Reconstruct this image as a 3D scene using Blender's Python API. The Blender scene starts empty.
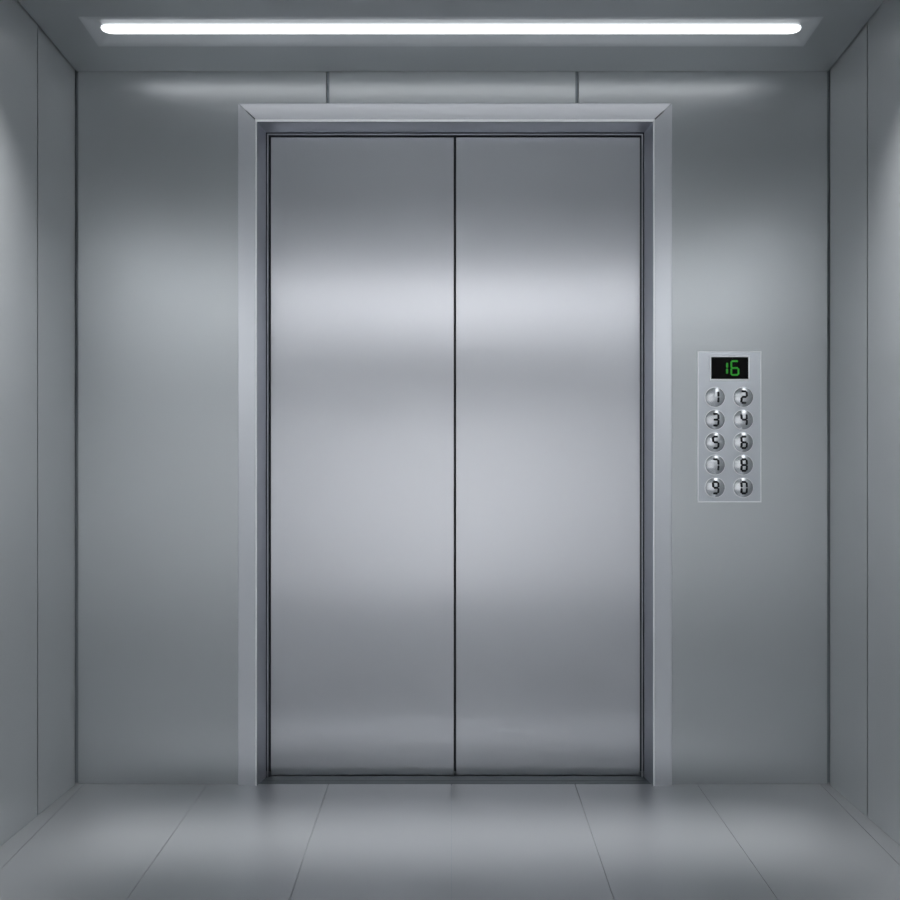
import bpy, bmesh, math
from mathutils import Vector, Matrix

# ------------------------------------------------------------------ camera, world, exposure
scene = bpy.context.scene
col = scene.collection
F = 700.0                      # focal length in pixels of a 900 px frame
CX, CY = 452.0, 450.0          # principal point
D = 2.3                        # distance to the front wall
ZC = 334.0 / F * D             # eye height
cam_d = bpy.data.cameras.new('camera')
cam = bpy.data.objects.new('camera', cam_d)
col.objects.link(cam)
cam.location = (0, 0, ZC)
cam.rotation_euler = (math.pi / 2, 0, 0)
cam_d.sensor_width = 36
cam_d.lens = F / 900 * 36
cam_d.shift_x = -(CX - 450) / 900
cam_d.shift_y = (CY - 450) / 900
cam_d.clip_start = 0.02
scene.camera = cam

world = bpy.data.worlds.new('world')
scene.world = world
world.use_nodes = True
world.node_tree.nodes['Background'].inputs[0].default_value = (0.02, 0.022, 0.025, 1)
world.node_tree.nodes['Background'].inputs[1].default_value = 1.0

scene.view_settings.view_transform = 'Standard'
scene.view_settings.look = 'None'
scene.view_settings.gamma = 1
scene.view_settings.use_curve_mapping = False
scene.view_settings.exposure = 0.0
LAMP = {'front': 1.45, 'rear': 0.4}       # emission of the ceiling lamp and the added rear light
# beams of the ceiling lamp and the added rear light: watts, spread in degrees, tilt towards the rear wall in degrees
BEAM = {'front': (2.75, 12, 3.2), 'rear': (11.0, 76, 56)}
REAR_FILL = (15.8, 60, 34)                    # added fill light in mid ceiling, aimed at the rear wall
SIDE_FILL = (19.5, 52, 21)                     # added fill lights along both side walls
scene.cycles.max_bounces = 16
scene.cycles.diffuse_bounces = 8
scene.cycles.glossy_bounces = 12
scene.cycles.sample_clamp_indirect = 4.0


def X(px, y=D): return (px - CX) * y / F
def Z(py, y=D): return ZC + (CY - py) * y / F


# ------------------------------------------------------------------ materials
def metal(name, color, rough, aniso=0.0, metallic=1.0, waves=None, brush=0.0, tangent=(0, 0, 1)):
    m = bpy.data.materials.new(name)
    m.use_nodes = True
    nt = m.node_tree
    b = nt.nodes['Principled BSDF']
    b.inputs['Base Color'].default_value = (*color, 1)
    b.inputs['Metallic'].default_value = metallic
    b.inputs['Roughness'].default_value = rough
    b.inputs['Anisotropic'].default_value = aniso
    if aniso:
        t = nt.nodes.new('ShaderNodeCombineXYZ')
        for i in range(3): t.inputs[i].default_value = tangent[i]
        nt.links.new(t.outputs[0], b.inputs['Tangent'])
    if brush:
        g = nt.nodes.new('ShaderNodeNewGeometry')
        mp = nt.nodes.new('ShaderNodeMapping')
        mp.inputs['Scale'].default_value = (260, 260, 1.2)
        nz = nt.nodes.new('ShaderNodeTexNoise')
        nz.inputs['Scale'].default_value = 1.0
        nz.inputs['Detail'].default_value = 3
        mr = nt.nodes.new('ShaderNodeMapRange')
        mr.inputs['To Min'].default_value = rough - brush
        mr.inputs['To Max'].default_value = rough + brush
        nt.links.new(g.outputs['Position'], mp.inputs['Vector'])
        nt.links.new(mp.outputs[0], nz.inputs['Vector'])
        nt.links.new(nz.outputs['Fac'], mr.inputs['Value'])
        nt.links.new(mr.outputs[0], b.inputs['Roughness'])
    return m


def emit(name, color, strength):
    m = bpy.data.materials.new(name)
    m.use_nodes = True
    b = m.node_tree.nodes['Principled BSDF']
    b.inputs['Base Color'].default_value = (*color, 1)
    b.inputs['Roughness'].default_value = 0.5
    b.inputs['Emission Color'].default_value = (*color, 1)
    b.inputs['Emission Strength'].default_value = strength
    return m


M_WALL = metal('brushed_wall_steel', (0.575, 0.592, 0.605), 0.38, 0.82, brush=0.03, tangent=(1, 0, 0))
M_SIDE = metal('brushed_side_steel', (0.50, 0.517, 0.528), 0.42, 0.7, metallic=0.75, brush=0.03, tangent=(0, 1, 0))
M_DOOR = metal('brushed_door_steel', (0.66, 0.66, 0.69), 0.30, 0.9, brush=0.02, tangent=(1, 0, 0))
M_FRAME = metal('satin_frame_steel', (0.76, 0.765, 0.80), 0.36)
M_REVEAL = metal('shaded_reveal_steel', (0.50, 0.515, 0.56), 0.4)  # darker than the frame steel: the recess's shade is put into the colour
M_FLOOR = metal('floor_steel', (0.34, 0.352, 0.363), 0.36, metallic=0.75)
M_CEIL = metal('ceiling_steel', (0.40, 0.42, 0.432), 0.42, metallic=0.75)
M_JOINT = metal('shadow_joint', (0.30, 0.33, 0.35), 0.5, metallic=0.5)
M_SILL = metal('sill_steel', (0.14, 0.155, 0.165), 0.5)
M_DARK = metal('dark_joint', (0.08, 0.09, 0.10), 0.6, metallic=0.2)
M_PLATE = metal('panel_steel', (0.63, 0.645, 0.68), 0.33)
M_RIM = metal('panel_rim_steel', (0.95, 0.96, 0.97), 0.3, metallic=0.6)  # near-white; on the door frame's edge it stands in for a highlight
M_BUTTON = metal('button_steel', (0.66, 0.67, 0.69), 0.27)
M_INK = metal('black_ink', (0.012, 0.013, 0.016), 0.5, metallic=0.0)
M_INK.node_tree.nodes['Principled BSDF'].inputs['Specular IOR Level'].default_value = 0.05
M_GLASS = metal('black_display_glass', (0.001, 0.001, 0.001), 0.25, metallic=0.0)
M_GLASS.node_tree.nodes['Principled BSDF'].inputs['Specular IOR Level'].default_value = 0.08
M_GREEN = emit('green_display_digit', (0.006, 0.30, 0.005), 0.17)
M_REFL = metal('lamp_reflector', (0.48, 0.50, 0.515), 0.45, metallic=0.55)
M_REAR = metal('pale_rear_panel', (0.78, 0.79, 0.80), 0.5, metallic=0.0)


# ------------------------------------------------------------------ helpers
def obj(name, bm, mat, parent=None, smooth=False):
    me = bpy.data.meshes.new(name)
    bmesh.ops.recalc_face_normals(bm, faces=bm.faces)
    bm.to_mesh(me)
    bm.free()
    me.materials.append(mat)
    if smooth:
        for p in me.polygons: p.use_smooth = True
    o = bpy.data.objects.new(name, me)
    col.objects.link(o)
    if parent: o.parent = parent
    return o


def empty(name, loc=(0, 0, 0)):
    o = bpy.data.objects.new(name, None)
    o.location = loc
    o.empty_display_size = 0.1
    col.objects.link(o)
    return o


def tag(o, label=None, cat=None, group=None, kind=None):
    if label: o['label'] = label
    if cat: o['category'] = cat
    if group: o['group'] = group
    if kind: o['kind'] = kind
    return o


def prism(bm, pts, vec):
    """extrude the closed 3-D polygon pts along vec"""
    a = [bm.verts.new(p) for p in pts]
    b = [bm.verts.new(Vector(p) + Vector(vec)) for p in pts]
    bm.faces.new(a)
    bm.faces.new(b[::-1])
    n = len(pts)
    for i in range(n):
        bm.faces.new((a[i], b[i], b[(i + 1) % n], a[(i + 1) % n]))


def box(bm, x0, x1, y0, y1, z0, z1):
    prism(bm, [(x0, y0, z0), (x1, y0, z0), (x1, y0, z1), (x0, y0, z1)], (0, y1 - y0, 0))


def bevel(bm, w, seg=1, angle=30):
    es = [e for e in bm.edges if len(e.link_faces) == 2 and e.calc_face_angle(0) > math.radians(angle)]
    bmesh.ops.bevel(bm, geom=es, offset=w, segments=seg, affect='EDGES', profile=0.5)


# ------------------------------------------------------------------ the car's shell
YR = -0.45                                   # rear wall
H0 = Z(72)                                   # ceiling height at the front wall
def xl(y): return -1.2354 - 0.0413 * (D - y)     # left wall line
def xr(y): return 1.2387 + 0.0106 * (D - y)      # right wall line
SL = 0.154
YK, ZK = 1.72, H0 + SL * (D - 1.72)          # the ceiling's sloped margin ends here
YK2 = YR + 0.42

# floor: long steel plates with narrow joints
seam0 = [84.0, 207.5, 328.5, 451.5, 575.0, 697.0, 820.0]
slope = [-0.98, -0.70, -0.337, 0.0, 0.337, 0.70, 0.98]
Y9 = 334.0 * D / 450.0                       # where the frame's lower edge meets the floor
lines = []
for p, s in zip(seam0, slope):
    xa = X(p, D)
    xb = X(p + s * 116, Y9)
    k = (xa - xb) / (D - Y9)
    lines.append((xa, k))
YB = D + 0.02
bm = bmesh.new()
g = 0.0007
for i in range(len(lines) + 1):
    def left(y, i=i): return xl(y) - 0.02 if i == 0 else lines[i - 1][0] + lines[i - 1][1] * (y - D) + g
    def right(y, i=i): return xr(y) + 0.02 if i == len(lines) else lines[i][0] + lines[i][1] * (y - D) - g
    prism(bm, [(left(YR), YR, 0), (right(YR), YR, 0), (right(YB), YB, 0), (left(YB), YB, 0)], (0, 0, -0.006))
floor = tag(obj('floor', bm, M_FLOOR), 'grey steel elevator floor of long plates with thin joints', 'floor', kind='structure')
bm = bmesh.new()
box(bm, -1.6, 1.6, YR - 0.05, D + 0.12, -0.03, -0.0045)
obj('floor_joint', bm, M_JOINT, floor)


# ceiling with an opening for each lamp
def ceil_z(y):
    if y > YK: return H0 + SL * (D - y)
    return ZK
LX0, LX1 = X(86, 2.11), X(816, 2.11)         # lamp opening along x
LYC = 2.125                                   # lamp centre
LH = 0.060                                    # half width of the opening
bm = bmesh.new()
def cpatch(xa, xb, ya, yb):
    def f(x, y): return (x(y) if callable(x) else x, y, ceil_z(y))
    prism(bm, [f(xa, ya), f(xb, ya), f(xb, yb), f(xa, yb)], (0, 0, 0.004))
xlo = lambda y: xl(y) + 0.004
xro = lambda y: xr(y) - 0.004
cpatch(xlo, xro, D - 0.002, LYC + LH)
cpatch(xlo, LX0, LYC + LH, LYC - LH)
cpatch(LX1, xro, LYC + LH, LYC - LH)
cpatch(xlo, xro, LYC - LH, YK)
cpatch(xlo, xro, YK, YK2)
RYC = YR + 0.33
cpatch(xlo, xro, YK2, RYC + LH)
cpatch(xlo, LX0, RYC + LH, RYC - LH)
cpatch(LX1, xro, RYC + LH, RYC - LH)
cpatch(xlo, xro, RYC - LH, YR)
ceiling = tag(obj('ceiling', bm, M_CEIL), 'grey steel elevator ceiling around the long white lamp', 'ceiling', kind='structure')


# side walls: panels with a dark joint between them
def side_wall(name, fx, sgn, seams, label):
    seams = [q for q in seams if q > YR + .1]
    ys = [D - 0.007] + seams + [YR]
    bm = bmesh.new()
    for a, b in zip(ys[:-1], ys[1:]):
        a2 = a - (0.0016 if a != ys[0] else 0)
        b2 = b + (0.0016 if b != ys[-1] else 0)
        prism(bm, [(fx(a2), a2, 0.001), (fx(b2), b2, 0.001), (fx(b2), b2, 2.5), (fx(a2), a2, 2.5)], (sgn * 0.012, 0, 0))
    bevel(bm, 0.0012)
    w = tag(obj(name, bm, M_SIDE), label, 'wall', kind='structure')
    bm = bmesh.new()
    prism(bm, [(fx(D + .1) + sgn * .009, D + 0.1, -.02), (fx(YR) + sgn * .009, YR, -.02),
               (fx(YR) + sgn * .009, YR, 2.55), (fx(D + .1) + sgn * .009, D + 0.1, 2.55)], (sgn * 0.02, 0, 0))
    obj('wall_joint', bm, M_JOINT, w)
    return w
# the joint seen at x = 38 px on the left and x = 867 px on the right
def solve(fx, px):
    lo, hi = 0.5, D
    for _ in range(60):
        m = (lo + hi) / 2
        v = (fx(m) * F / m + CX - px)
        if (v < 0) == (px < CX): lo = m
        else: hi = m
    return (lo + hi) / 2
YSL, YSR = solve(xl, 37.7), solve(xr, 867.3)
print('seams', YSL, YSR)
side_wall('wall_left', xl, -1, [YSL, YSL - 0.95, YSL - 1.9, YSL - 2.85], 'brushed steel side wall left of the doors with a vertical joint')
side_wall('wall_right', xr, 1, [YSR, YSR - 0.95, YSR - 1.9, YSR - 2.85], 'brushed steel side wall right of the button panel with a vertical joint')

# front wall: three panels around the doorway
OX0, OX1, OZ = X(246), X(664), Z(111)
g = 0.0055
xa, xb = xl(D) + 0.0075, xr(D) - 0.006
s1, s2 = X(327.8), X(577.0)
zt = H0 + 0.03
bm = bmesh.new()
prism(bm, [(xa, D, 0.001), (OX0, D, 0.001), (OX0, D, OZ), (s1 - g, D, OZ), (s1 - g, D, zt), (xa, D, zt)], (0, 0.014, 0))
prism(bm, [(s1 + g, D, OZ), (s2 - g, D, OZ), (s2 - g, D, zt), (s1 + g, D, zt)], (0, 0.014, 0))
prism(bm, [(xb, D, 0.001), (OX1, D, 0.001), (OX1, D, OZ), (s2 + g, D, OZ), (s2 + g, D, zt), (xb, D, zt)], (0, 0.014, 0))
bevel(bm, 0.0012)
wf = tag(obj('wall_front', bm, M_WALL), 'brushed steel front wall around the elevator doorway', 'wall', kind='structure')
bm = bmesh.new()
prism(bm, [(-1.3, D + .011, 0), (OX0, D + .011, 0), (OX0, D + .011, OZ), (OX1, D + .011, OZ), (OX1, D + .011, 0), (1.3, D + .011, 0),
           (1.3, D + .011, 2.5), (-1.3, D + .011, 2.5)], (0, 0.03, 0))
obj('wall_joint', bm, M_JOINT, wf)

# rear wall (behind the camera)
bm = bmesh.new()
n = 4
for i in range(n):
    a = xl(YR) + (xr(YR) - xl(YR)) * i / n + 0.003
    b = xl(YR) + (xr(YR) - xl(YR)) * (i + 1) / n - 0.003
    box(bm, a, b, YR - 0.014, YR, 0.001, 2.5)
wr = tag(obj('wall_rear', bm, M_REAR), 'pale rear wall facing the doors', 'wall', kind='structure')
bm = bmesh.new()
box(bm, -1.6, 1.6, YR - 0.04, YR - 0.011, -0.02, 2.55)
obj('wall_joint', bm, M_JOINT, wr)

# ------------------------------------------------------------------ doorway: frame, sill, doors
CD = 455.0                     # pixel column of the door's middle joint
YD = D * 1.025                 # face of the door leaves
# (half width in px, top row in px, depth): outer edge, face, rounded nose, reveal
prof = [(217.0, 103.2, D + 0.004), (217.0, 103.2, D - 0.0055), (216.2, 104.0, D - 0.0065),
        (200.2, 119.0, D - 0.0120),
        (200.2, 119.0, D + 0.004)]
highlight = [(200.1, 119.1, D + 0.004), (200.1, 119.1, D - 0.0125), (199.6, 120.2, D - 0.0138), (199.0, 120.8, D - 0.0142),
        (198.4, 121.4, D - 0.0136), (198.0, 121.8, D - 0.0120), (198.0, 122.1, D + 0.004)]
lining = [(198.0, 122.3, D - 0.0085), (189.0, 132.5, D + 0.044), (189.0, 132.5, D + 0.062)]
inner = [(188.0, 133.6, D + 0.046), (187.6, 134.0, D + 0.045), (186.6, 135.0, D + 0.045), (186.6, 135.0, D + 0.062)]

def frame_piece(side, prof, gap, back):
    """side -1 left jamb, +1 right jamb, 0 header; the ends are mitred"""
    bm = bmesh.new()
    A, B = [], []
    pr = prof + [(prof[0][0], prof[0][1], back)] if back else prof
    for hw, ty, y in pr:
        z = Z(ty, y)
        if side == 0:
            A.append(bm.verts.new((X(CD - hw, y) + gap, y, z)))
            B.append(bm.verts.new((X(CD + hw, y) - gap, y, z)))
        else:
            x = X(CD + side * hw, y)
            A.append(bm.verts.new((x, y, 0.0)))
            B.append(bm.verts.new((x, y, z - gap)))
    n = len(A)
    for i in range(n):
        j = (i + 1) % n
        bm.faces.new((A[i], A[j], B[j], B[i]))
    bm.faces.new(A[::-1]); bm.faces.new(B)
    return bm

frame = tag(empty('trim_1', (X(CD), D, 0)), 'raised mitred steel door frame around the double doors', 'door frame', kind='structure')
def put(o, parent):
    """parent a mesh built in world coordinates, keeping it where it is"""
    o.data.transform(Matrix.Translation(-parent.location))
    o.parent = parent
    return o
bpy.context.view_layer.update()
for side, nm in ((-1, 'jamb'), (1, 'jamb'), (0, 'header')):
    put(obj(nm, frame_piece(side, prof, 0.0022, None), M_FRAME), frame)
    put(obj('edge_highlight', frame_piece(side, highlight, 0.0, None), M_RIM, smooth=False), frame)  # near-white strip puts the frame edge's highlight into its colour
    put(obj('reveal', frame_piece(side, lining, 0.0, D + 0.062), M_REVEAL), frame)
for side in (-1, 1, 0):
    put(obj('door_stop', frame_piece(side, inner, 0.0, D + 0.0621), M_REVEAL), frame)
# dark shaft lining behind the doorway
bm = bmesh.new()
hx0, hx1 = X(CD - 212), X(CD + 212)
box(bm, hx0, hx1, D + 0.10, D + 0.12, -0.003, Z(108))
box(bm, hx0 - .02, hx0, D + 0.041, D + 0.12, -0.003, Z(108) + .02)
box(bm, hx1, hx1 + .02, D + 0.041, D + 0.12, -0.003, Z(108) + .02)
box(bm, hx0, hx1, D + 0.041, D + 0.12, Z(108), Z(108) + 0.02)
put(obj('backing', bm, M_DARK), frame)

# sill: grooved threshold plate
bm = bmesh.new()
box(bm, X(CD - 198), X(CD + 198), D + 0.0205, D + 0.052, -0.006, 0.0015)
bevel(bm, 0.0008)
sill = tag(obj('trim_2', bm, M_SILL), 'dark narrow metal threshold at the foot of the double doors', 'threshold', kind='structure')
bm = bmesh.new()
box(bm, X(CD - 198), X(CD + 198), D + 0.0, D + 0.0205, -0.006, 0.0008)
obj('sill_edge', bm, M_SILL, sill)

# doors
for nm, a, b, lab in (('door_1', 271.0, 453.7, 'left leaf of the closed brushed steel elevator doors'),
                      ('door_2', 456.2, 639.8, 'right leaf of the closed brushed steel elevator doors')):
    bm = bmesh.new()
    box(bm, X(a, YD), X(b, YD), YD, YD + 0.03, Z(775.6, YD), Z(137.4, YD))
    bevel(bm, 0.002, 2)
    d = tag(obj(nm, bm, M_DOOR), lab, 'elevator door', kind='structure')


# ------------------------------------------------------------------ ceiling lamp and added lights
def lamp(yc, flip, strength, beam, label):
    root = tag(empty('ceiling_light', ((LX0 + LX1) / 2, yc, ceil_z(yc))), label, 'ceiling light')
    bpy.context.view_layer.update()
    s = -SL if not flip else 0.0
    def P(x, v, w):                           # v along y, w upward from the ceiling plane
        return (x, yc + v, ceil_z(yc) + s * v + w)
    # trough: smoothly curved reflector from the opening up to the lamp
    DEP = 0.012
    def cosw(u): return DEP * 0.5 * (1 - math.cos(math.pi * min(1, max(0, u))))
    nv = 12
    vs = [-LH + LH * 2 * i / (2 * nv) for i in range(2 * nv + 1)]
    EL = 0.06
    xs = [LX0 + EL * i / 10 for i in range(11)] + [LX1 - EL + EL * i / 10 for i in range(11)]
    bm = bmesh.new()
    grid = []
    for x in xs:
        ue = min(x - LX0, LX1 - x) / EL
        grid.append([bm.verts.new(P(x, v, min(cosw((LH - abs(v)) / (LH * 0.75)), cosw(ue)))) for v in vs])
    for i in range(len(grid) - 1):
        for j in range(len(vs) - 1):
            bm.faces.new((grid[i][j], grid[i + 1][j], grid[i + 1][j + 1], grid[i][j + 1]))
    put(obj('reflector', bm, M_REFL, smooth=True), root)
    bm = bmesh.new()
    bars = []
    n = 10
    x0, x1 = LX0 + 0.04, LX1 - 0.04
    rr = 0.019
    secs = [(x0, .35), (x0 + .006, .7), (x0 + .016, .92), (x0 + .03, 1), (x1 - .03, 1), (x1 - .016, .92), (x1 - .006, .7), (x1, .35)]
    for x, k in secs:
        bars.append([bm.verts.new(P(x, rr * k * math.cos(t), 0.009 - 0.006 * k * math.sin(t)))
                     for t in [math.pi * i / n for i in range(n + 1)]])
    for i in range(len(bars) - 1):
        for j in range(n):
            bm.faces.new((bars[i][j], bars[i][j + 1], bars[i + 1][j + 1], bars[i + 1][j]))
        bm.faces.new((bars[i][0], bars[i + 1][0], bars[i + 1][n], bars[i][n]))
    bm.faces.new(bars[0]); bm.faces.new(bars[-1][::-1])
    put(obj('diffuser', bm, emit('lamp_diffuser', (0.98, 0.99, 1.0), strength), smooth=True), root)
    if beam:
        ld = bpy.data.lights.new('lamp_beam', 'AREA')
        ld.shape = 'RECTANGLE'
        ld.size = x1 - x0
        ld.size_y = 0.02
        ld.energy = beam[0]
        ld.color = (0.98, 0.99, 1.0)
        ld.spread = math.radians(beam[1])
        lo = bpy.data.objects.new('lamp_beam', ld)
        col.objects.link(lo)
        lo.parent = root
        lo.location = (0, 0, -0.002)
        lo.rotation_euler = (-math.radians(beam[2]), 0, 0)
lamp(LYC, False, LAMP['front'], BEAM['front'], 'long glowing white lamp recessed in the ceiling above the doors')
lamp(RYC, True, LAMP['rear'], BEAM['rear'], 'added unseen light in the ceiling by the rear wall')  # added out of view so the rear wall shines in the doors

# unseen fill lights, added to brighten the rear and side walls
def fill_light(x0, x1, y0, y1, energy, spread, rot, label):
    bm = bmesh.new()
    box(bm, x0, x1, y0, y1, ZK - 0.006, ZK + 0.001)
    bevel(bm, 0.002)
    w = tag(obj('added_fill_light', bm, M_CEIL), label, 'ceiling light')
    ld = bpy.data.lights.new('fill_beam', 'AREA')
    ld.shape = 'RECTANGLE'
    ld.size, ld.size_y = (x1 - x0 - 0.04, 0.06) if x1 - x0 > y1 - y0 else (0.06, y1 - y0 - 0.04)
    ld.energy = energy; ld.spread = math.radians(spread); ld.color = (0.98, 0.99, 1.0)
    lo = bpy.data.objects.new('fill_beam', ld)
    col.objects.link(lo); lo.parent = w
    lo.location = ((x0 + x1) / 2, (y0 + y1) / 2, ZK - 0.03)
    lo.rotation_euler = rot
fill_light(-0.95, 0.95, 0.90, 1.00, REAR_FILL[0], REAR_FILL[1], (-math.radians(REAR_FILL[2]), 0, 0), 'added unseen fill light across the middle of the ceiling')
fill_light(-0.96, -0.88, 0.5, 1.88, SIDE_FILL[0], SIDE_FILL[1], (0, math.radians(SIDE_FILL[2]), 0), 'added unseen fill light along the left wall')
fill_light(0.88, 0.96, 0.5, 1.88, SIDE_FILL[0], SIDE_FILL[1], (0, -math.radians(SIDE_FILL[2]), 0), 'added unseen fill light along the right wall')

# ------------------------------------------------------------------ button panel
PY = D - 0.003                                # face of the plate
panel = tag(empty('control_panel', (X(729), D, Z(427))),
            'elevator button panel with ten round numbered buttons and a green 16 display', 'button panel')
bpy.context.view_layer.update()
px0, px1, py0, py1 = 697.3, 761.0, 351.3, 502.3
bm = bmesh.new()
box(bm, X(px0 + 1), X(px1 - 1), PY, D, Z(py1 - 1), Z(py0 + 1))
put(obj('face_plate', bm, M_PLATE), panel)
def ring(x0, x1, y0, y1, w, ya, yb, mat, name, bev):
    bm = bmesh.new()
    def loop(d, y): return [bm.verts.new(p) for p in ((X(x0 + d), y, Z(y0 + d)), (X(x1 - d), y, Z(y0 + d)), (X(x1 - d), y, Z(y1 - d)), (X(x0 + d), y, Z(y1 - d)))]
    L = [loop(0, yb), loop(0, ya + bev), loop(w * .3, ya), loop(w * .7, ya), loop(w, ya + bev), loop(w, yb)]
    for a in range(6):
        A, B = L[a], L[(a + 1) % 6]
        for i in range(4):
            j = (i + 1) % 4
            bm.faces.new((A[i], A[j], B[j], B[i]))
    return put(obj(name, bm, mat), panel)
ring(px0, px1, py0, py1, 1.1, D - 0.0045, D, M_RIM, 'plate_rim', 0.001)

SEG = {'a': ((0, 1), (1, 1)), 'b': ((1, 1), (1, .5)), 'c': ((1, .5), (1, 0)), 'd': ((0, 0), (1, 0)),
       'e': ((0, 0), (0, .5)), 'f': ((0, .5), (0, 1)), 'g': ((0, .5), (1, .5))}
DIG = {'0': 'abcdef', '1': 'bc', '2': 'abged', '3': 'abgcd', '4': 'fgbc', '5': 'afgcd', '6': 'afgedc', '7': 'abc', '8': 'abcdefg', '9': 'abcdfg'}
def digit_bm(ch, cx, cz, w, h, t, surf, lift, gapf=0.35):
    """seven-segment digit laid on the surface y = surf(x, z); x, z local to (cx, cz)"""
    bm = bmesh.new()
    for s in DIG[ch]:
        (ax, az), (bx, bz) = SEG[s]
        a = Vector(((ax - .5) * w, (az - .5) * h)); b = Vector(((bx - .5) * w, (bz - .5) * h))
        d = (b - a).normalized(); nrm = Vector((-d.y, d.x))
        # shorten a little where segments meet; outer corners get chamfered by the pointed ends
        a2, b2 = a + d * t * gapf, b - d * t * gapf
        n = 6
        rows = []
        for i in range(n + 1):
            u = i / n
            c = a2 + (b2 - a2) * u
            hw = t * .5
            if i in (0, n): hw = t * 0.22
            rows.append([c + nrm * hw, c, c - nrm * hw])
        if True:
            # push the pointed caps outward
            rows[1] = [a2 + d * t * .28 + nrm * t * .5, a2 + d * t * .28, a2 + d * t * .28 - nrm * t * .5]
            rows[n - 1] = [b2 - d * t * .28 + nrm * t * .5, b2 - d * t * .28, b2 - d * t * .28 - nrm * t * .5]
        top = [[bm.verts.new((cx + p.x, surf(p.x, p.y) - lift, cz + p.y)) for p in r] for r in rows]
        bot = [[bm.verts.new((cx + p.x, surf(p.x, p.y) + 0.0004, cz + p.y)) for p in r] for r in rows]
        for i in range(n):
            for j in range(2):
                bm.faces.new((top[i][j], top[i + 1][j], top[i + 1][j + 1], top[i][j + 1]))
            for j in (0, 2):
                bm.faces.new((top[i][j], bot[i][j], bot[i + 1][j], top[i + 1][j]))
        for i in (0, n):
            for j in range(2):
                bm.faces.new((top[i][j], top[i][j + 1], bot[i][j + 1], bot[i][j]))
    return bm

# display
k = D / F
ring(709.2, 749.2, 355.9, 380.6, 1.5, PY - 0.004, PY, M_RIM, 'display_bezel', 0.0015)
bm = bmesh.new()
box(bm, X(710.6), X(747.9), PY - 0.0012, PY + 0.001, Z(379.2), Z(357.2))
disp = put(obj('display', bm, M_GLASS), panel)
disp['label'] = 'black display window showing a green 16'
flat = lambda x, z: PY - 0.0012
for ch, cx, cy, w, h, t in (('1', 723.4, 368.4, 6.4, 11.8, 2.1), ('6', 734.3, 368.2, 7.2, 13.8, 1.9)):
    o = obj('digit', digit_bm(ch, X(cx), Z(cy), w * k, h * k, t * k, flat, 0.0003, 0.2), M_GREEN)
    o.data.transform(Matrix.Translation(-panel.location))
    o.parent = disp
    o['label'] = 'glowing green digit %s' % ch

# buttons
R = 9.6 * k
DOME = 0.0095
RS = (R * R + DOME * DOME) / (2 * DOME)      # sphere radius of the dome
def dome_y(r):
    return PY - 0.003 - (math.sqrt(RS * RS - r * r) - (RS - DOME))
bm = bmesh.new()
seg = 40
prof_b = [(R, PY), (R, PY - 0.003)] + [(R * math.cos(a), dome_y(R * math.cos(a))) for a in [math.pi / 2 * i / 14 for i in range(1, 14)]]
rings = []
for r, y in prof_b:
    rings.append([bm.verts.new((r * math.cos(2 * math.pi * i / seg), y, r * math.sin(2 * math.pi * i / seg))) for i in range(seg)])
for a, b in zip(rings[:-1], rings[1:]):
    for i in range(seg):
        bm.faces.new((a[i], a[(i + 1) % seg], b[(i + 1) % seg], b[i]))
c = bm.verts.new((0, dome_y(0), 0))
for i in range(seg): bm.faces.new((rings[-1][i], rings[-1][(i + 1) % seg], c))
bmesh.ops.recalc_face_normals(bm, faces=bm.faces)
bmesh_me = bpy.data.meshes.new('button'); bm.to_mesh(bmesh_me); bm.free()
bmesh_me.materials.append(M_BUTTON)
for p in bmesh_me.polygons: p.use_smooth = True
# thin dark collar around each button
bm = bmesh.new()
cr = [(R + 0.0022, PY), (R + 0.0022, PY - 0.0006), (R + 0.0004, PY - 0.001), (R + 0.0004, PY)]
rings = [[bm.verts.new((r * math.cos(2 * math.pi * i / seg), y, r * math.sin(2 * math.pi * i / seg))) for i in range(seg)] for r, y in cr]
for a in range(4):
    A, B = rings[a], rings[(a + 1) % 4]
    for i in range(seg): bm.faces.new((A[i], A[(i + 1) % seg], B[(i + 1) % seg], B[i]))
bmesh.ops.recalc_face_normals(bm, faces=bm.faces)
collar_me = bpy.data.meshes.new('button_collar'); bm.to_mesh(collar_me); bm.free()
collar_me.materials.append(M_RIM)
order = '1234567890'
for i, ch in enumerate(order):
    cx = (714.5, 742.7)[i % 2]
    cy = 397.3 + 22.55 * (i // 2)
    b = bpy.data.objects.new('button', bmesh_me)
    col.objects.link(b)
    b.location = Vector((X(cx), 0, Z(cy))) - panel.location
    b.parent = panel
    b['label'] = 'round domed metal button numbered %s' % ch
    cl = bpy.data.objects.new('button_collar', collar_me)
    col.objects.link(cl)
    cl.parent = b
    sf = lambda x, z: dome_y(math.hypot(x, z))
    dg = obj('digit', digit_bm(ch, -0.3 * k, 0, 5.2 * k, 11.4 * k, 2.1 * k, lambda x, z: sf(x - 0.3 * k, z), 0.0003, 0.15), M_INK)
    dg.parent = b
    dg['label'] = 'black digit %s' % ch
